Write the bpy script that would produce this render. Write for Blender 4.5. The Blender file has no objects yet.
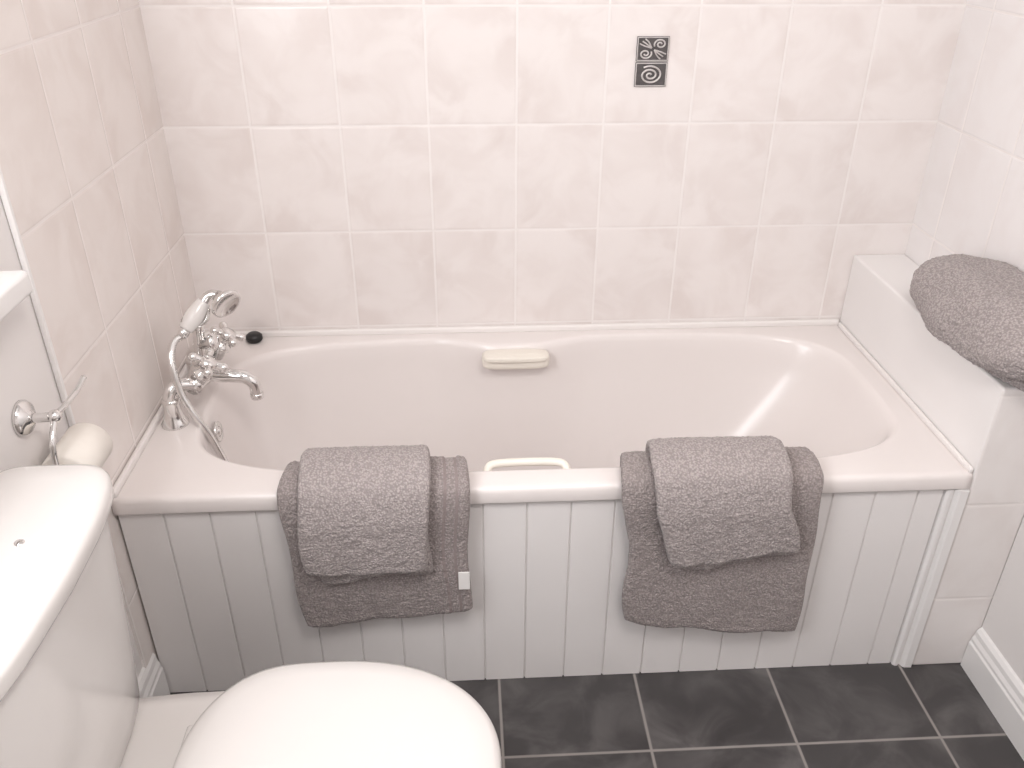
import bpy, bmesh, math, random
from mathutils import Vector, Matrix, noise
random.seed(3)
S=bpy.context.scene
COL=bpy.context.collection
# ---------------------------------------------------------------- helpers
def link(o,parent=None):
    COL.objects.link(o)
    if parent: o.parent=parent
    return o
def empty(name,loc=(0,0,0)):
    e=bpy.data.objects.new(name,None); e.location=(0,0,0); e.empty_display_size=.05
    return link(e)
def mesh(name,V,F,mats,parent=None,smooth=True,merge=0,mi=None,recalc=True):
    me=bpy.data.meshes.new(name); me.from_pydata([tuple(v) for v in V],[],F)
    if not isinstance(mats,(list,tuple)): mats=[mats]
    for m in mats: me.materials.append(m)
    if mi:
        for p,i in zip(me.polygons,mi): p.material_index=i
    bm=bmesh.new(); bm.from_mesh(me)
    if merge: bmesh.ops.remove_doubles(bm,verts=bm.verts,dist=merge)
    if recalc: bmesh.ops.recalc_face_normals(bm,faces=bm.faces)
    bm.to_mesh(me); bm.free()
    for p in me.polygons: p.use_smooth=smooth
    return link(bpy.data.objects.new(name,me),parent)
def box(name,lo,hi,mat,parent=None,bevel=0,seg=3):
    x0,y0,z0=lo;x1,y1,z1=hi
    V=[(x0,y0,z0),(x1,y0,z0),(x1,y1,z0),(x0,y1,z0),(x0,y0,z1),(x1,y0,z1),(x1,y1,z1),(x0,y1,z1)]
    F=[(0,3,2,1),(4,5,6,7),(0,1,5,4),(1,2,6,5),(2,3,7,6),(3,0,4,7)]
    o=mesh(name,V,F,mat,parent,smooth=False)
    if bevel:
        b=o.modifiers.new('b','BEVEL'); b.width=bevel; b.segments=seg; b.limit_method='ANGLE'
        for p in o.data.polygons: p.use_smooth=True
        w=o.modifiers.new('w','WEIGHTED_NORMAL')
    return o
def boxes(name,L,mats,parent=None):
    V=[];F=[];MI=[]
    for lo,hi,m in L:
        n=len(V);x0,y0,z0=lo;x1,y1,z1=hi
        V+=[(x0,y0,z0),(x1,y0,z0),(x1,y1,z0),(x0,y1,z0),(x0,y0,z1),(x1,y0,z1),(x1,y1,z1),(x0,y1,z1)]
        for f in [(0,3,2,1),(4,5,6,7),(0,1,5,4),(1,2,6,5),(2,3,7,6),(3,0,4,7)]:
            F.append(tuple(i+n for i in f)); MI.append(m)
    return mesh(name,V,F,mats,parent,smooth=False,mi=MI,recalc=False)
def frame(d):
    d=Vector(d).normalized(); a=Vector((0,0,1)) if abs(d.z)<.9 else Vector((1,0,0))
    u=d.cross(a).normalized(); return u,d.cross(u).normalized(),d
def lathe(name,prof,mat,loc=(0,0,0),axis=(0,0,1),n=40,parent=None,smooth=True):
    u,v,w=frame(axis); loc=Vector(loc); V=[];F=[]
    for r,h in prof:
        for i in range(n):
            a=2*math.pi*i/n; V.append(loc+w*h+u*(r*math.cos(a))+v*(r*math.sin(a)))
    m=len(prof)
    for j in range(m-1):
        for i in range(n):
            F.append((j*n+i,j*n+(i+1)%n,(j+1)*n+(i+1)%n,(j+1)*n+i))
    F.append(tuple(range(n))); F.append(tuple((m-1)*n+i for i in range(n)))
    return mesh(name,V,F,mat,parent,smooth,merge=1e-6)
def catmull(P,k=12):
    P=[Vector(p) for p in P]; Q=[P[0]*2-P[1]]+P+[P[-1]*2-P[-2]]; out=[]
    for i in range(1,len(Q)-2):
        a,b,c,d=Q[i-1:i+3]
        for j in range(k):
            t=j/k
            out.append(.5*((2*b)+(c-a)*t+(2*a-5*b+4*c-d)*t*t+(3*b-a-3*c+d)*t**3))
    out.append(P[-1]); return out
def resample(P,step):
    L=[0]
    for a,b in zip(P,P[1:]): L.append(L[-1]+(b-a).length)
    n=max(2,int(L[-1]/step)); out=[];j=0
    for i in range(n+1):
        s=L[-1]*i/n
        while j<len(L)-2 and L[j+1]<s: j+=1
        t=(s-L[j])/max(1e-9,L[j+1]-L[j]); out.append(P[j].lerp(P[j+1],min(1,max(0,t))))
    return out
def tube(name,P,r,mat,parent=None,n=16,step=.003,rib=0,pitch=.004):
    pts=resample(catmull(P,14),step) if len(P)>2 else resample([Vector(p) for p in P],step)
    V=[];F=[];pu=None;N=len(pts)
    for i,p in enumerate(pts):
        t=(pts[min(i+1,N-1)]-pts[max(i-1,0)]).normalized()
        if pu is None: pu=frame(t)[0]
        u=(pu-t*pu.dot(t)).normalized(); v=t.cross(u); pu=u
        rr=r(i/(N-1)) if callable(r) else r
        if rib and i%2: rr-=rib
        for k in range(n):
            a=2*math.pi*k/n; V.append(p+u*rr*math.cos(a)+v*rr*math.sin(a))
    for i in range(N-1):
        for k in range(n): F.append((i*n+k,i*n+(k+1)%n,(i+1)*n+(k+1)%n,(i+1)*n+k))
    F.append(tuple(range(n))); F.append(tuple((N-1)*n+k for k in range(n)))
    return mesh(name,V,F,mat,parent)
def ball(name,c,r,mat,parent=None,sc=(1,1,1)):
    bm=bmesh.new(); bmesh.ops.create_uvsphere(bm,u_segments=32,v_segments=20,radius=r)
    me=bpy.data.meshes.new(name)
    for v in bm.verts: v.co=Vector((v.co.x*sc[0],v.co.y*sc[1],v.co.z*sc[2]))+Vector(c)
    bm.to_mesh(me); bm.free(); me.materials.append(mat)
    for p in me.polygons: p.use_smooth=True
    return link(bpy.data.objects.new(name,me),parent)
# ---------------------------------------------------------------- materials
class NT:
    def __init__(s,name):
        s.m=bpy.data.materials.new(name); s.m.use_nodes=True; s.t=s.m.node_tree; s.b=s.t.nodes['Principled BSDF']
    def n(s,typ,**k):
        x=s.t.nodes.new(typ)
        for a,b in k.items(): setattr(x,a,b)
        return x
    def l(s,a,b): s.t.links.new(a,b)
    def math(s,op,a,b=None,c=None):
        x=s.n('ShaderNodeMath',operation=op)
        for i,v in enumerate((a,b,c)):
            if v is None: continue
            if isinstance(v,(int,float)): x.inputs[i].default_value=v
            else: s.l(v,x.inputs[i])
        return x.outputs[0]
    def mix(s,f,a,b):
        x=s.n('ShaderNodeMix',data_type='RGBA')
        for i,v in ((0,f),(6,a),(7,b)):
            if isinstance(v,(int,float)): x.inputs[i].default_value=v
            elif isinstance(v,tuple): x.inputs[i].default_value=(*v,1)
            else: s.l(v,x.inputs[i])
        return x.outputs[2]
    def ss(s,v,a,b,o0=0.,o1=1.):
        x=s.n('ShaderNodeMapRange',interpolation_type='SMOOTHSTEP'); s.l(v,x.inputs[0])
        for i,k in zip((1,2,3,4),(a,b,o0,o1)): x.inputs[i].default_value=k
        return x.outputs[0]
    def noise(s,vec,scale,detail=3,rough=.5,dist=0):
        x=s.n('ShaderNodeTexNoise'); s.l(vec,x.inputs['Vector']); x.inputs['Scale'].default_value=scale
        x.inputs['Detail'].default_value=detail; x.inputs['Roughness'].default_value=rough; x.inputs['Distortion'].default_value=dist
        return x.outputs[0]
    def bump(s,h,st,dist,nrm=None):
        x=s.n('ShaderNodeBump'); x.inputs['Strength'].default_value=st; x.inputs['Distance'].default_value=dist; s.l(h,x.inputs['Height'])
        if nrm: s.l(nrm,x.inputs['Normal'])
        return x.outputs[0]
def plain(name,c,rough=.4,metal=0,coat=0,nz=0,nscale=30,bump=0):
    k=NT(name); b=k.b; b.inputs['Roughness'].default_value=rough; b.inputs['Metallic'].default_value=metal
    g=k.n('ShaderNodeNewGeometry').outputs['Position']; f=k.noise(g,nscale,1)
    k.l(k.mix(f,tuple(x*(1-nz) for x in c),tuple(min(1,x*(1+nz)) for x in c)),b.inputs['Base Color'])
    if bump: k.l(k.bump(f,bump,.001),b.inputs['Normal'])
    return k.m
def tiles(name,ax,us,vs,uo,vo,c1,c2,grout,gw=.0018,rough=.22,nscale=9,seed=0,gb=.5,nlo=.35,nhi=.68,det=3):
    k=NT(name); g=k.n('ShaderNodeNewGeometry').outputs['Position']; sp=k.n('ShaderNodeSeparateXYZ'); k.l(g,sp.inputs[0])
    u=sp.outputs['XYZ'.index(ax[0])]; v=sp.outputs['XYZ'.index(ax[1])]
    def cell(c,s,o):
        q=k.math('DIVIDE',k.math('SUBTRACT',c,o),s); fl=k.math('FLOOR',q); fr=k.math('SUBTRACT',q,fl)
        return fl,fr,k.math('MULTIPLY',k.math('MINIMUM',fr,k.math('SUBTRACT',1.,fr)),s)
    fu,ru,du=cell(u,us,uo); fv,rv,dv=cell(v,vs,vo)
    d=k.math('MINIMUM',du,dv)
    gm=k.ss(d,gw*.6,gw*1.7)
    cb=k.n('ShaderNodeCombineXYZ'); k.l(k.math('MULTIPLY',k.math('ADD',fu,seed),3.7),cb.inputs[0]); k.l(k.math('MULTIPLY',fv,5.3),cb.inputs[1]); k.l(k.math('MULTIPLY',k.math('ADD',fu,fv),1.9),cb.inputs[2])
    ad=k.n('ShaderNodeVectorMath',operation='ADD'); k.l(g,ad.inputs[0]); k.l(cb.outputs[0],ad.inputs[1])
    nz=k.noise(ad.outputs[0],nscale,det,.55,.6); nf=k.ss(nz,nlo,nhi)
    dg=k.math('ABSOLUTE',k.math('SUBTRACT',k.math('ADD',ru,rv),1.)); nf=k.math('MULTIPLY',nf,k.ss(dg,0.,.8,.5,1.))
    col=k.mix(nf,c1,c2)
    k.l(k.mix(gm,grout,col),k.b.inputs['Base Color'])
    k.l(k.math('ADD',k.math('MULTIPLY',k.math('SUBTRACT',1.,gm),.5),rough),k.b.inputs['Roughness'])
    h=k.ss(d,gw*.5,gw*3.5); n1=k.bump(h,gb,.0012)
    k.l(n1,k.b.inputs['Normal']); return k.m
T1=(.885,.83,.81);T2=(.80,.73,.705);TG=(.89,.845,.825)
m_tb=tiles('tile_back','XZ',.2,.25,-.008,.046,T1,T2,TG)
m_tl=tiles('tile_left','YZ',.2,.25,-.72,.046,(.87,.81,.78),(.79,.715,.68),(.88,.83,.805),seed=11)  # same wall tile, warm cast of the light put into its colour
m_tr=tiles('tile_right','YZ',.2,.25,-.71,.046,(.90,.87,.865),(.86,.815,.805),TG,seed=23)  # same wall tile, brightness from facing the window put into its colour
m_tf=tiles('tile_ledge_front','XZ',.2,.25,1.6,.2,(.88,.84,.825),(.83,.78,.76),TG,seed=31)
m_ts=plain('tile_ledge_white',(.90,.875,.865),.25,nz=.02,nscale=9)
m_fl=tiles('floor_slate_tile','XY',.3,.3,.72,-.87,(.058,.053,.054),(.155,.144,.143),(.30,.275,.26),gw=.0024,rough=.38,nscale=8,seed=2,nlo=.36,nhi=.72,det=4)
m_paint=plain('wall_paint',(.84,.805,.79),.55,nz=.015,nscale=6)
m_ceil=plain('ceiling_paint',(.88,.87,.86),.7,nz=.01)
m_gloss=plain('white_gloss_wood',(.87,.85,.84),.3,nz=.02,nscale=12)
m_panel=plain('white_panel_paint',(.86,.83,.82),.4,nz=.03,nscale=7)
m_tub=plain('bath_acrylic',(.86,.805,.785),.22,nz=.005)
m_cer=plain('ceramic_white',(.77,.74,.72),.12,nz=.005)
m_cream=plain('cream_plastic',(.88,.83,.75),.35,nz=.01)
m_chr=plain('chrome',(.80,.79,.78),.10,1.0,nz=.01)
m_blk=plain('black_rubber',(.015,.014,.015),.35)
m_pewter=plain('pewter_dark',(.13,.12,.12),.45,.5,nz=.25,nscale=120)
m_pewl=plain('pewter_light',(.70,.67,.66),.35,.6,nz=.1,nscale=90)
m_roll=plain('tissue_paper',(.88,.83,.77),.9,nz=.03,nscale=60,bump=.4)
m_label=plain('label_cloth',(.88,.86,.84),.8)
m_seal=plain('sealant',(.88,.84,.82),.4)
def terry(name,c):
    k=NT(name); g=k.n('ShaderNodeNewGeometry').outputs['Position']
    v=k.n('ShaderNodeTexVoronoi'); v.inputs['Scale'].default_value=240; k.l(g,v.inputs['Vector'])
    n1=k.noise(g,150,2,.65)
    f=k.math('ADD',k.math('MULTIPLY',k.ss(v.outputs['Distance'],.1,.8),.5),k.math('MULTIPLY',n1,.5))
    col=k.mix(k.ss(f,.22,.78),tuple(min(1,x*1.15) for x in c),tuple(x*.72 for x in c))
    k.l(col,k.b.inputs['Base Color']); k.b.inputs['Roughness'].default_value=.95
    k.b.inputs['Sheen Weight'].default_value=.15; k.b.inputs['Sheen Roughness'].default_value=.5
    k.l(k.bump(k.math('SUBTRACT',1.,f),.8,.0035),k.b.inputs['Normal']); return k.m
m_towel=terry('terry_mauve_grey',(.375,.325,.316))
m_towel2=terry('terry_mauve_grey_light',(.44,.388,.38))
k=NT('towel_woven_border'); g=k.n('ShaderNodeNewGeometry').outputs['Position']; k.l(k.mix(k.noise(g,300,2),(.25,.205,.20),(.33,.275,.27)),k.b.inputs['Base Color']); k.b.inputs['Roughness'].default_value=.8; m_border=k.m
k=NT('frosted_glass'); k.b.inputs['Roughness'].default_value=.3; k.b.inputs['Base Color'].default_value=(.85,.88,.9,1); k.b.inputs['Emission Color'].default_value=(.9,.95,1,1); k.b.inputs['Emission Strength'].default_value=1.5; m_glass=k.m
# ---------------------------------------------------------------- room
W=1.7808;L=1.647;D=.683;H=.526;HL=.7175;YF=-2.75;ZC=2.4
WY0,WY1,WZ0,WZ1=-1.95,-.98,1.03,2.05
box('floor',(-.12,YF-.1,-.1),(W+.1,.1,0),m_fl)
box('ceiling',(-.12,YF-.1,ZC),(W+.1,.1,ZC+.1),m_ceil)
box('wall_back',(-.12,0,0),(W+.1,.1,ZC),m_tb)
box('wall_right',(W,YF,0),(W+.1,0,ZC),[m_tr])
box('wall_front',(-.12,YF-.1,0),(W+.1,YF,ZC),m_paint)
P=-.006
boxes('wall_left',[((-.12,-.722,0),(0,0,ZC),0),((-.12,WY1,0),(P,-.722,ZC),1),((-.12,YF,0),(P,WY0,ZC),1),
  ((-.12,WY0,0),(P,WY1,WZ0),1),((-.12,WY0,WZ1),(P,WY1,ZC),1)],[m_tl,m_paint])
box('wall_right_painted_panel',(W-.004,YF+.001,.001),(W-.0002,-D-.001,.72),m_paint)
box('trim_1',(-.005,-.731,.53),(.004,-.7225,ZC-.001),m_gloss,bevel=.002)
win=empty('window_1')
fr=[((-.10,WY0,WZ0),(-.05,WY0+.05,WZ1),0),((-.10,WY1-.05,WZ0),(-.05,WY1,WZ1),0),((-.10,WY0+.05,WZ0),(-.05,WY1-.05,WZ0+.05),0),((-.10,WY0+.05,WZ1-.05),(-.05,WY1-.05,WZ1),0),((-.10,(WY0+WY1)/2-.025,WZ0+.05),(-.05,(WY0+WY1)/2+.025,WZ1-.05),0)]
boxes('frame',fr,[m_gloss],win)
boxes('glass',[((-.078,WY0+.05,WZ0+.05),(-.072,WY1-.05,WZ1-.05),0)],[m_glass],win)
box('trim_2',(-.0055,WY0-.1,.992),(.042,-.80,1.029),m_gloss,bevel=.008)   # window board
boxes('wall_ledge',[((L,-D,0),(W-.0005,-.0005,HL),0)],[m_tf])
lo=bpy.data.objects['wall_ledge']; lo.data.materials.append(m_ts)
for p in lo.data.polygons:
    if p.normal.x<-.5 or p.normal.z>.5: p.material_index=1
b=lo.modifiers.new('b','BEVEL'); b.width=.005; b.segments=3
def skirting(name,y0,y1,x,sgn,h=.13,cap=True):
    pr=[(0,0),(.018,0),(.018,h*.62),(.015,h*.66),(.015,h*.72),(.011,h*.80),(.010,h*.9),(.005,h*.97),(0,h)]
    V=[];n=len(pr)
    for y in (y0,y1):
        for a,z in pr: V.append((x+sgn*a,y,z))
    F=[(i,(i+1)%n,n+(i+1)%n,n+i) for i in range(n)]+[tuple(range(n)),tuple(range(n,2*n))]
    return mesh(name,V,F,m_gloss,smooth=False)
skirting('baseboard_left',YF+.002,-D+.004,P,1,.135)
skirting('baseboard_right',YF+.002,-D-.002,W-.004,-1,.115)
# ---------------------------------------------------------------- bathtub
tub=empty('bathtub')
NA=288
def opening(xl,xr,yf,yb,n,bump=0):
    cx,cy,a,b=(xl+xr)/2,(yf+yb)/2,(xr-xl)/2,(yb-yf)/2; out=[]
    for i in range(NA):
        t=2*math.pi*i/NA; c,s=math.cos(t),math.sin(t)
        nn=n if c<0 else n+.4
        x=cx+a*math.copysign(abs(c)**(2/nn),c); y=cy+b*math.copysign(abs(s)**(2/nn),s)
        if bump and s>0:
            q=max(0,1-abs((x-.785)/.21)); q=q*q*(3-2*q); y-=bump*q
        out.append((x,y))
    return out
def rect(x0,x1,y0,y1):
    ref=opening(.10,1.585,-.62,-.04,4); cx,cy=.8325,-.33; out=[]
    for x,y in ref:
        dx,dy=x-cx,y-cy; t=1e9
        if dx>1e-9:t=min(t,(x1-cx)/dx)
        if dx<-1e-9:t=min(t,(x0-cx)/dx)
        if dy>1e-9:t=min(t,(y1-cy)/dy)
        if dy<-1e-9:t=min(t,(y0-cy)/dy)
        out.append([cx+dx*t,cy+dy*t])
    for c in ((x0,y0),(x1,y0),(x0,y1),(x1,y1)):
        j=min(range(NA),key=lambda i:(out[i][0]-c[0])**2+(out[i][1]-c[1])**2); out[j]=list(c)
    return out
X0,X1,Y0,Y1=.003,L-.002,-D,-.003
rings=[(rect(X0,X1,Y0+.012,Y1),.492),(rect(X0,X1,Y0+.001,Y1),.490),(rect(X0,X1,Y0,Y1),.493),(rect(X0,X1,Y0,Y1),.515),(rect(X0,X1,Y0+.002,Y1),.521),(rect(X0+.001,X1-.001,Y0+.006,Y1-.001),.5255),(rect(X0+.012,X1-.012,Y0+.015,Y1-.008),.526),
 (opening(.092,1.595,-.628,-.033,4,.05),.526),(opening(.097,1.590,-.623,-.038,4,.052),.525),(opening(.101,1.584,-.618,-.042,4,.054),.520),(opening(.105,1.577,-.614,-.046,4,.054),.508),(opening(.109,1.565,-.611,-.05,4,.05),.48)]
for i in range(1,15):
    t=i/14; z=.48-(.48-.15)*t; e=t**1.3
    bl=lambda a,b:a+(b-a)*e
    rings.append((opening(bl(.109,.20),bl(1.565,1.31),bl(-.611,-.55),bl(-.05,-.13),4-.6*e,.05*(1-t)),z))
rings+=[(opening(.215,1.29,-.54,-.14,3.4),.130),(opening(.24,1.25,-.515,-.165,3.4),.118),(opening(.29,1.18,-.47,-.21,3.4),.114),(opening(.5,1.0,-.38,-.28,3),.112)]
V=[];F=[]
for pts,z in rings:
    for x,y in pts: V.append((x,y,z))
for j in range(len(rings)-1):
    for i in range(NA): F.append((j*NA+i,j*NA+(i+1)%NA,(j+1)*NA+(i+1)%NA,(j+1)*NA+i))
F.append(tuple((len(rings)-1)*NA+i for i in range(NA)))
shell=mesh('shell',V,F,m_tub,tub,merge=1e-5)
ox=.121
lathe('overflow',[(.0,.0),(.023,.0),(.023,.004),(.019,.007),(.016,.004),(.010,.004),(.009,.008),(0,.009)],m_chr,(ox-.006,-.375,.475),(1,0,.12),parent=tub)
lathe('waste',[(0,0),(.034,0),(.034,.003),(.028,.004),(.022,.001),(0,.001)],m_chr,(.32,-.33,.116),(0,0,1),parent=tub)
box('seal_back',(.004,-.014,.524),(L-.004,-.0015,.541),m_seal,tub,bevel=.005)
box('seal_left',(.001,-D+.005,.524),(.013,-.016,.540),m_seal,tub,bevel=.005)
box('seal_right',(L-.010,-D+.005,.524),(L-.0008,-.016,.537),m_seal,tub,bevel=.004)
def roundbar(name,c,size,mat,parent,n=4):
    bm=bmesh.new(); bmesh.ops.create_uvsphere(bm,u_segments=48,v_segments=32,radius=1)
    me=bpy.data.meshes.new(name)
    for v in bm.verts:
        q=v.co; s=(abs(q.x)**n+abs(q.y)**n+abs(q.z)**n)**(1/n); v.co=Vector((q.x/s*size[0],q.y/s*size[1],q.z/s*size[2]))+Vector(c)
    bm.to_mesh(me); bm.free(); me.materials.append(mat)
    for p in me.polygons: p.use_smooth=True
    return link(bpy.data.objects.new(name,me),parent)
roundbar('grab_handle_back',(.787,-.108,.497),(.084,.022,.021),m_cream,tub,5)
roundbar('grab_handle_back_lip',(.787,-.124,.508),(.078,.014,.008),m_cream,tub,4)
tube('grab_handle_front',[(.70,-.618,.505),(.703,-.602,.516),(.72,-.592,.520),(.78,-.590,.521),(.84,-.592,.520),(.857,-.602,.516),(.86,-.618,.505)],.0085,m_cream,tub)
# bath panel
pan=empty('bath_panel')
js=[.003]+[round(.69+.086*k,4) for k in range(-7,11)]+[1.603]
yp=-.673
prof=[]
for a,b_ in zip(js,js[1:]):
    g=.0022
    prof+= [(a,yp+.004),(a+g*.3,yp+.004),(a+g,yp),(b_-g,yp),(b_-g*.3,yp+.004)]
prof.append((js[-1],yp+.004))
n=len(prof)
V=[(x,y,.001) for x,y in prof]+[(x,y,.4895) for x,y in prof]
F=[(i,i+1,n+i+1,n+i) for i in range(n-1)]
V+=[(js[0],-.655,.001),(js[-1],-.655,.001),(js[0],-.655,.4895),(js[-1],-.655,.4895)]; q=2*n
F+=[(q,q+1,q+3,q+2),(0,q,q+2,n),(n-1,q+1,q+3,2*n-1)]
mesh('tongue_and_groove_boards',V,F,m_panel,pan,smooth=False)
pr=[(1.604,-.655),(1.604,-.677),(1.609,-.681),(1.615,-.681),(1.617,-.677),(1.621,-.677),(1.624,-.684),(1.628,-.687),(1.643,-.688),(1.646,-.684),(1.646,-.655)]
n=len(pr); V=[(x,y,.0005) for x,y in pr]+[(x,y,.4885) for x,y in pr]
mesh('trim_3',V,[(i,(i+1)%n,n+(i+1)%n,n+i) for i in range(n)]+[tuple(range(n)),tuple(range(n,2*n))],m_gloss,smooth=False)
# ---------------------------------------------------------------- tap
tap=empty('bath_shower_mixer_tap')
def pillar(y,nm):
    lathe(nm+'_flange',[(0,0),(.028,0),(.028,.004),(.022,.012),(.018,.03),(.0165,.05),(.018,.053),(.018,.060),(.013,.063)],m_chr,(.048,y,H),parent=tap)
    tube(nm+'_elbow',[(.048,y,H+.055),(.05,y,.60),(.064,y+(.012 if y<-.33 else -.012),.612),(.095,y+(.03 if y<-.33 else -.03),.604)],.014,m_chr,tap)
pillar(-.42,'pillar_front'); pillar(-.24,'pillar_rear')
tube('body',[(.095,-.405,.604),(.095,-.33,.604),(.095,-.255,.604)],lambda t:.017+.008*math.sin(math.pi*t)**2,m_chr,tap,n=24)
tube('spout',[(.095,-.33,.600),(.125,-.33,.592),(.155,-.33,.590),(.182,-.33,.585),(.198,-.33,.570),(.202,-.33,.545)],lambda t:.017-.004*t,m_chr,tap,n=24)
lathe('spout_nozzle',[(0,0),(.013,0),(.0145,.004),(.0145,.012),(.012,.014)],m_chr,(.202,-.33,.533),parent=tap)
def cross(c,ax,nm):
    u,v,w=frame(ax); c=Vector(c)
    lathe(nm+'_valve',[(0,-.055),(.016,-.055),(.016,-.035),(.020,-.032),(.020,-.022),(.012,-.018),(.012,-.004),(.018,.0),(.019,.008),(.014,.014),(0,.016)],m_chr,c,ax,parent=tap)
    for i in range(4):
        a=math.pi/2*i+.4; d=u*math.cos(a)+v*math.sin(a)
        tube(nm+'_arm_%d'%i,[c+w*.005+d*.008,c+w*.006+d*.018,c+w*.006+d*.030],lambda t:.0055+.003*t,m_chr,tap,n=12)
        ball(nm+'_knob_%d'%i,c+w*.006+d*.033,.0098,m_chr,tap)
cross((.128,-.392,.652),(.55,-.10,.80),'hot_handle')
cross((.140,-.268,.655),(.55,.10,.80),'cold_handle')
tube('riser',[(.095,-.33,.605),(.098,-.33,.66),(.105,-.33,.715)],.0115,m_chr,tap)
lathe('riser_collar',[(0,0),(.018,0),(.020,.006),(.018,.016),(.012,.02)],m_chr,(.096,-.33,.622),parent=tap)
lathe('diverter',[(0,0),(.012,0),(.012,.02),(.017,.024),(.018,.032),(.013,.038),(0,.04)],m_chr,(.10,-.33,.668),(1,-.1,.25),parent=tap)
tube('cradle',[(.084,-.352,.735),(.088,-.338,.719),(.105,-.33,.713),(.120,-.322,.722),(.126,-.312,.742)],.006,m_chr,tap)
A=Vector((.080,-.356,.708)); B=Vector((.122,-.315,.762))
d=(B-A).normalized()
lathe('handset_cap',[(0,-.012),(.008,-.012),(.012,-.004),(.012,.008),(.009,.01)],m_chr,A,d,parent=tap)
tube('handset_handle',[A+d*.008,A.lerp(B,.5),B-d*.004],lambda t:.0145+.0045*math.sin(math.pi*min(1,t*1.05)),m_cer,tap,n=24)
tube('handset_neck',[B-d*.008,B+d*.008,B+d*.02+Vector((.006,-.002,-.004)),B+d*.024+Vector((.02,-.006,-.012))],.0105,m_chr,tap)
hc=B+d*.02+Vector((.026,-.010,-.014)); hd=Vector((.62,-.55,-.35))
lathe('handset_rose',[(0,-.018),(.012,-.018),(.016,-.008),(.030,.004),(.034,.010),(.033,.016),(.028,.018),(.026,.015),(0,.013)],m_chr,hc,hd,parent=tap)
tube('hose',[A-d*.008,(.064,-.374,.697),(.060,-.395,.678),(.064,-.412,.65),(.074,-.422,.60),(.092,-.428,.555),(.118,-.432,.50),(.140,-.44,.44),(.165,-.45,.37),(.20,-.46,.30)],.0085,m_chr,tap,n=14,step=.0026,rib=.0016)
lathe('bath_plug',[(0,0),(.016,0),(.021,.006),(.020,.016),(.013,.022),(0,.024)],m_blk,(.135,-.036,H+.0005))
# ---------------------------------------------------------------- accent tile
acc=empty('decorative_accent_tile')
cx,cz=1.092,1.181
for i,zz in enumerate((cz+.027,cz-.027)):
    box('plate_%d'%i,(cx-.036,-.004,zz-.026),(cx+.036,-.0005,zz+.026),m_pewter,acc,bevel=.001)
    hw,hh=.034,.024
    tube('border_%d'%i,[(cx-hw,-.0045,zz-hh),(cx-hw,-.0045,zz),(cx-hw,-.0045,zz+hh)],.0013,m_pewl,acc,n=6)
    tube('border_r_%d'%i,[(cx+hw,-.0045,zz-hh),(cx+hw,-.0045,zz+hh)],.0013,m_pewl,acc,n=6)
    tube('border_t_%d'%i,[(cx-hw,-.0045,zz+hh),(cx+hw,-.0045,zz+hh)],.0013,m_pewl,acc,n=6)
    tube('border_b_%d'%i,[(cx-hw,-.0045,zz-hh),(cx+hw,-.0045,zz-hh)],.0013,m_pewl,acc,n=6)
def spiral(x,z,r0,r1,a0,turn,nm,w=.0016,sx=1.3):
    sp=[]
    for i in range(int(abs(turn)*14)+1):
        q=i/(abs(turn)*14); a=a0+turn*2*math.pi*q; r=r0+(r1-r0)*q
        sp.append((x+sx*r*math.cos(a),-.005,z+r*math.sin(a)))
    tube(nm,sp,w,m_pewl,acc,n=6,step=.002)
zc=cz+.027
for i,(sx,sz) in enumerate(((-1,-1),(1,1))):
    spiral(cx+sx*.016,zc+sz*.010,.002,.011,0 if i else math.pi,1.6,'curl',.0019)
for i,(sx,sz) in enumerate(((-1,1),(1,-1))):
    for a in (.0,.5,1.0):
        tube('leaf',[(cx+sx*.003,-.0048,zc+sz*.002),(cx+sx*(.010+.008*a),-.0055,zc+sz*(.014-.008*a)),(cx+sx*(.018+.012*a),-.0048,zc+sz*(.021-.010*a))],.0017,m_pewl,acc,n=6)
spiral(cx-.002,cz-.028,.002,.020,.4,2.3,'spiral',.0023,1.35)
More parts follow.
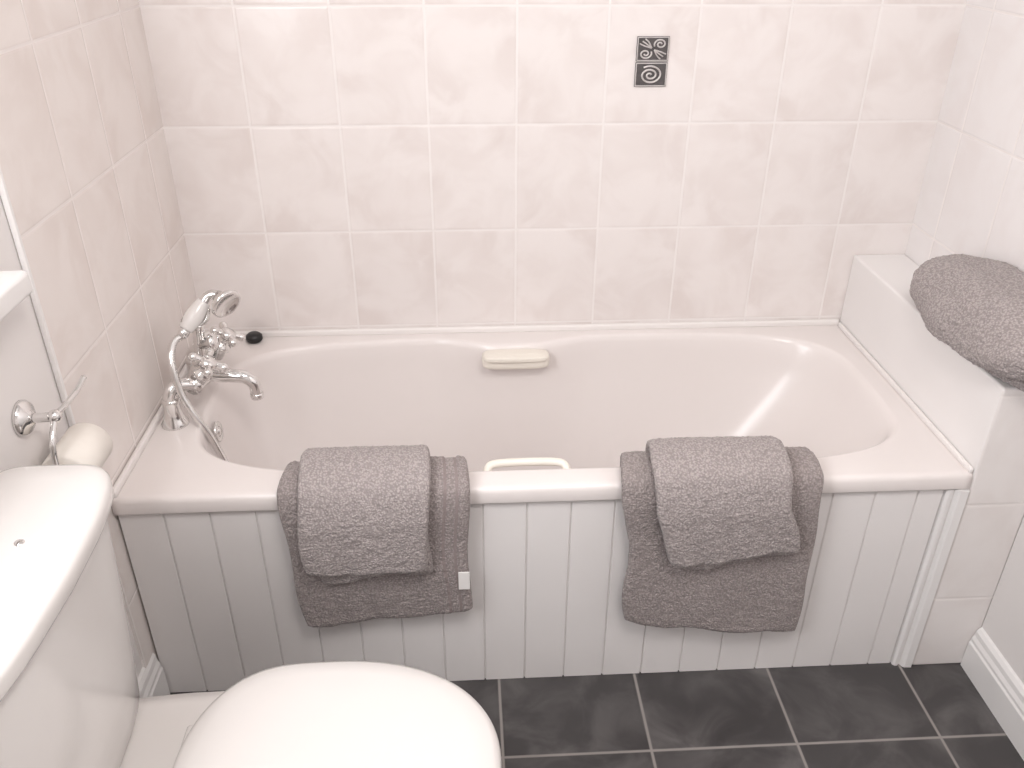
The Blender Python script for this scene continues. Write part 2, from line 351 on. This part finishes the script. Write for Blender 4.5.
# ---------------------------------------------------------------- towels
def drape(name,x0,x1,off,zb,parent,mat,t=.014,skew=0,tilt=0,seed=0,inner=.40,step=.0028,band=None,wav=.006,rnd=.012):
    o=off; fy=-D-o; ty=H+.001+o
    raw=[(-.604+o*.6,inner),(-.612+o*.7,.47),(-.616+o*.75,.505),(-.622+o*.45,.526+o*.6),(-.635,ty),(-.655,ty+.002),(-.672-o*.25,ty-.001),(-D-o*.72,H+o*.70-.002),(fy-.001,.508),(fy-.001,.47),(fy+.002,.42),(fy+.004,(.42+zb)/2),(fy+.006,zb)]
    pts=resample(catmull([Vector((0,y,z)) for y,z in raw],10),step)
    N=len(pts); M=int((x1-x0)/step); V=[];F=[];MI=[]
    rr=t*.5
    lenv=[0]
    for a,b in zip(pts,pts[1:]): lenv.append(lenv[-1]+(b-a).length)
    TL=lenv[-1]; i0=next(i for i,p in enumerate(pts) if i>N*.25 and p.z<.50); L0=lenv[i0]
    for side in (1,-1):
        for i in range(N):
            p=pts[i]; tg=(pts[min(i+1,N-1)]-pts[max(i-1,0)]).normalized(); nr=Vector((0,tg.z,-tg.y))
            s=max(0,(lenv[i]-L0)/(TL-L0))
            for j in range(M+1):
                u=j/M; x=x0+(x1-x0)*u
                e=abs(2*u-1)
                z=p.z+ (tilt*(u-.5)+.018*noise.noise(Vector((x*7,seed,0)))+rnd*e**9*s*s)*s
                xx=x+skew*s+ .014*noise.noise(Vector((seed+5,lenv[i]*6,u*2))) - (2*u-1)*.005*s**8
                de=min(lenv[i],TL-lenv[i],(x-x0),(x1-x)); R2=rr*1.7
                q=1 if de>=R2 else math.sqrt(max(0,1-(1-de/R2)**2))
                base=wav*noise.noise(Vector((x*9,lenv[i]*7,seed*1.7)))*(.4+.8*s)+ .012*s*abs(noise.noise(Vector((x*13,seed*3.1,lenv[i]*2))))
                fine=.0021*noise.noise(Vector((x*170,lenv[i]*170,seed+side*9)))+.0016*noise.noise(Vector((x*60,lenv[i]*60,seed+side*4)))
                bandf=1
                if band and band[0]<x<band[1]: fine*=.1; bandf=.7
                k=base+side*(rr*q*bandf)+side*fine*q
                V.append(Vector((xx,p.y,z))+nr*k)
        o0=0 if side>0 else N*(M+1)
        for i in range(N-1):
            for j in range(M):
                F.append((o0+i*(M+1)+j,o0+i*(M+1)+j+1,o0+(i+1)*(M+1)+j+1,o0+(i+1)*(M+1)+j))
                x=x0+(x1-x0)*(j+.5)/M
                MI.append(1 if band and any(a<x<b for a,b in band[2]) else 0)
    return mesh(name,V,F,[mat,m_border],parent,merge=5e-4,mi=MI)
t1=empty('bath_towel')
drape('inner_fold',.325,.655,.010,.248,t1,m_towel,t=.018,seed=1,tilt=.015,inner=.42)
drape('outer_fold',.318,.662,.026,.225,t1,m_towel,t=.018,seed=2,tilt=.022,inner=.40,skew=.004,band=(.615,.640,[(.610,.616),(.634,.640)]))
box('care_label',(.640,-D-.045,.318),(.662,-D-.0425,.362),m_label,t1,bevel=.001)
t2=empty('hand_towel')
drape('inner_fold',.366,.582,.042,.350,t2,m_towel2,t=.015,seed=3,tilt=.02,inner=.44,skew=.014,wav=.004,rnd=.004)
drape('outer_fold',.352,.590,.056,.376,t2,m_towel2,t=.017,seed=4,tilt=.006,inner=.43,skew=-.002,wav=.004,rnd=.004)
t3=empty('bath_towel')
drape('inner_fold',.972,1.335,.010,.175,t3,m_towel,t=.018,seed=5,tilt=-.035,inner=.42,skew=.012)
drape('outer_fold',.960,1.338,.026,.165,t3,m_towel,t=.018,seed=6,tilt=-.045,inner=.40,skew=.014)
t4=empty('hand_towel')
drape('inner_fold',1.020,1.262,.042,.360,t4,m_towel2,t=.015,seed=7,tilt=.02,inner=.44,skew=.045,wav=.004,rnd=.004)
drape('outer_fold',1.012,1.268,.056,.376,t4,m_towel2,t=.017,seed=8,tilt=.015,inner=.43,skew=.035,wav=.004,rnd=.004)
t5=empty('folded_towel')
def slab(name,c,hs,rotz,seed,mat,n=3.2,taper=0,crease=None,droop=0,slope=0):
    bm=bmesh.new(); bmesh.ops.create_icosphere(bm,subdivisions=7,radius=1)
    R=Matrix.Rotation(rotz,3,'Z')
    for v in bm.verts:
        q=v.co.copy(); s=(abs(q.x)**n+abs(q.y)**n+abs(q.z)**n)**(1/n); q/=s
        nn=v.co.normalized()
        w=Vector((q.x*hs[0],q.y*hs[1],q.z*hs[2]))
        w.z*=1-taper*max(0,q.y)
        w.z+= .014*noise.noise(Vector((w.x*14,w.y*9,seed)))+slope*max(0,q.x+.3)*(1 if q.z>0 else .3)
        w.x+= .014*noise.noise(Vector((w.y*10,w.z*20,seed+3)))
        if q.x<-.3: w.z-=droop*((-q.x-.3)/.7)**1.5
        if crease:
            for a0,a1,dp in crease:
                dd=w.x-(a0+a1*w.y); w-=nn*dp*math.exp(-(dd/.009)**2)*(1 if q.z>0 else 0)
        w+= nn*(.0026*noise.noise(w*170+Vector((seed,0,0)))+.0020*noise.noise(w*60))
        v.co=R@w+Vector(c)
        if v.co.x>W-.001: v.co.x=W-.001
    me=bpy.data.meshes.new(name); bm.to_mesh(me); bm.free(); me.materials.append(mat)
    for p in me.polygons: p.use_smooth=True
    return link(bpy.data.objects.new(name,me),t5)
slab('lower_fold',(1.706,-.510,.738),(.068,.215,.019),0,2,m_towel2,n=3.5)
slab('upper_fold',(1.696,-.528,.799),(.090,.236,.049),.02,9,m_towel2,n=3.0,taper=.15,droop=.040,slope=.020)
# ---------------------------------------------------------------- toilet
toi=empty('toilet')
TY=-1.19
def dshape(x0,x1,hw,n=96,back=.5):
    out=[]
    for i in range(n):
        t=2*math.pi*i/n; c,s=math.cos(t),math.sin(t)
        cx=x0+(x1-x0)*.45
        if c>=0:
            x=cx+(x1-cx)*abs(c)**(2/2.15); y=hw*math.copysign(abs(s)**(2/2.15),s)
        else:
            x=cx-(cx-x0)*abs(c)**(2/3.6); y=hw*math.copysign(abs(s)**(2/2.3),s)*(1-.14*abs(c)**2)
        out.append((x,y))
    return out
def loft(name,rings,mat,parent,caps=True,n=96):
    V=[];F=[]
    for pts,z in rings:
        for x,y in pts: V.append((x,TY+y,z))
    for j in range(len(rings)-1):
        for i in range(n): F.append((j*n+i,j*n+(i+1)%n,(j+1)*n+(i+1)%n,(j+1)*n+i))
    if caps: F+= [tuple(range(n)),tuple((len(rings)-1)*n+i for i in range(n))]
    return mesh(name,V,F,mat,parent)
def pan_shape(x1,hw,n=96):
    out=[];x0=.03
    for i in range(n):
        t=2*math.pi*i/n; c,s=math.cos(t),math.sin(t); cx=x0+(x1-x0)*.5
        if c>=0: x=cx+(x1-cx)*abs(c)**(2/2.15); y=hw*math.copysign(abs(s)**(2/2.15),s)
        else: x=cx-(cx-x0)*abs(c)**(2/6); y=hw*math.copysign(abs(s)**(2/5),s)*(1-.12*abs(c))
        out.append((x,y))
    return out
loft('bowl',[(dshape(.12,.52,.115),.001),(dshape(.12,.52,.115),.02),(dshape(.13,.50,.10),.05),(dshape(.13,.51,.10),.15),(dshape(.13,.56,.125),.24),(dshape(.10,.63,.155),.31),(pan_shape(.675,.172),.35),(pan_shape(.685,.176),.380),(pan_shape(.68,.172),.393),(pan_shape(.66,.15),.396)],m_cer,toi)
loft('seat',[(dshape(.245,.690,.181),.398),(dshape(.242,.695,.185),.402),(dshape(.242,.695,.185),.410),(dshape(.245,.692,.182),.414)],m_cer,toi)
loft('seat_lid',[(dshape(.244,.696,.184),.4155),(dshape(.240,.702,.189),.418),(dshape(.240,.703,.190),.426),(dshape(.242,.700,.187),.433),(dshape(.250,.690,.178),.439),(dshape(.27,.66,.153),.4435),(dshape(.32,.60,.10),.4455),(dshape(.40,.50,.03),.446)],m_cer,toi)
for s in (-1,1):
    tube('hinge_%s'%('a' if s<0 else 'b'),[(.244,TY+s*.07-.018,.409),(.244,TY+s*.07,.409),(.244,TY+s*.07+.018,.409)],.009,m_cer,toi)
def rrect(x0,x1,hw,r,n=96,bow=.0):
    out=[];cx,a=(x0+x1)/2,(x1-x0)/2; m=6
    for i in range(n):
        t=2*math.pi*i/n; c,s=math.cos(t),math.sin(t)
        x=cx+a*math.copysign(abs(c)**(2/m),c); y=hw*math.copysign(abs(s)**(2/m),s)
        if c>0: x-= bow*(y/hw)**2
        out.append((x,y))
    return out
loft('cistern',[(rrect(.004,.150,.180,.02,bow=.012),.393),(rrect(.003,.158,.190,.02,bow=.014),.41),(rrect(.002,.165,.200,.02,bow=.016),.50),(rrect(.002,.171,.210,.02,bow=.016),.62),(rrect(.002,.176,.217,.02,bow=.016),.74),(rrect(.002,.177,.218,.02,bow=.016),.768)],m_cer,toi)
loft('cistern_lid',[(rrect(.001,.178,.219,.02,bow=.016),.766),(rrect(.0,.189,.228,.02,bow=.018),.769),(rrect(.0,.192,.230,.02,bow=.018),.776),(rrect(.0,.192,.230,.02,bow=.018),.792),(rrect(.0,.188,.227,.02,bow=.018),.799),(rrect(.006,.178,.218,.02,bow=.018),.803),(rrect(.03,.153,.185,.02,bow=.018),.805),(rrect(.08,.11,.08,.02),.806)],m_cer,toi)
lathe('lid_mark',[(0,0),(.007,0),(.006,.002),(0,.003)],m_chr,(.115,TY+.05,.8045),parent=toi)  # small chrome disc for a grey mark on the cistern lid
# ---------------------------------------------------------------- roll holder
rh=empty('toilet_roll_holder')
hy=-.852
lathe('rosette',[(0,0),(.028,0),(.028,.004),(.024,.010),(.014,.013),(.010,.018)],m_chr,(P+.0005,hy,.81),(1,0,0),parent=rh)
tube('arm',[(0,hy,.81),(.025,hy,.81),(.042,hy,.812)],.0075,m_chr,rh)
ball('arm_end',(.044,hy,.812),.0105,m_chr,rh)
tube('hook',[(.042,hy,.812),(.050,hy+.025,.816),(.056,hy+.06,.822),(.060,hy+.085,.832)],.0045,m_chr,rh)
tube('bail',[(.044,hy,.812),(.046,hy-.03,.785),(.045,hy-.036,.75),(.045,hy-.03,.722),(.045,hy+.03,.718),(.045,hy+.10,.718)],.0045,m_chr,rh)
lathe('paper_roll',[(.014,0),(.034,0),(.038,.003),(.038,.097),(.034,.1),(.014,.1)],m_roll,(.043,hy-.02,.714),(0,1,0),parent=rh)
# ---------------------------------------------------------------- camera
p,yaw,roll,f=.5164,.0581,.0049,852.56
cy,sy=math.cos(yaw),math.sin(yaw)
fw=Vector((sy*math.cos(p),cy*math.cos(p),-math.sin(p))); r=Vector((cy,-sy,0)); u=r.cross(fw)
r2=r*math.cos(roll)+u*math.sin(roll); u2=-r*math.sin(roll)+u*math.cos(roll)
cam=bpy.data.cameras.new('camera'); cam.sensor_width=36; cam.lens=f/1024*36; cam.clip_start=.02
co=bpy.data.objects.new('camera',cam); COL.objects.link(co)
M=Matrix((r2,u2,-fw)).transposed().to_4x4(); M.translation=Vector((.6693,-1.9836,1.4925)); co.matrix_world=M
S.camera=co
# ---------------------------------------------------------------- lights
def area(name,loc,dirv,sx,sy_,e,c):
    l=bpy.data.lights.new(name,'AREA'); l.shape='RECTANGLE'; l.size=sx; l.size_y=sy_; l.energy=e; l.color=c
    o=bpy.data.objects.new(name,l); COL.objects.link(o); o.location=loc
    o.rotation_euler=Vector(dirv).to_track_quat('-Z','Y').to_euler(); return o
area('window_daylight',(-.045,(WY0+WY1)/2,(WZ0+WZ1)/2),(1,.45,-.25),.85,.9,21,(.98,.985,1))
cl=empty('ceiling_lamp')
k=NT('lamp_glass'); k.b.inputs['Emission Color'].default_value=(1,.93,.87,1); k.b.inputs['Emission Strength'].default_value=3; k.b.inputs['Base Color'].default_value=(.9,.9,.88,1)
lathe('diffuser',[(0,0),(.09,.01),(.14,.035),(.15,.06),(.15,.07)],k.m,(.95,-1.75,ZC-.072),parent=cl)
area('ceiling_light',(.95,-1.75,ZC-.09),(0,.45,-1),.5,.5,15,(1,.95,.915))  # added fill: broader than the unseen lamp and tilted toward the bath
w=bpy.data.worlds.new('World'); S.world=w; w.use_nodes=True
w.node_tree.nodes['Background'].inputs[0].default_value=(.8,.87,1,1)
S.view_settings.view_transform='Standard'; S.view_settings.exposure=0
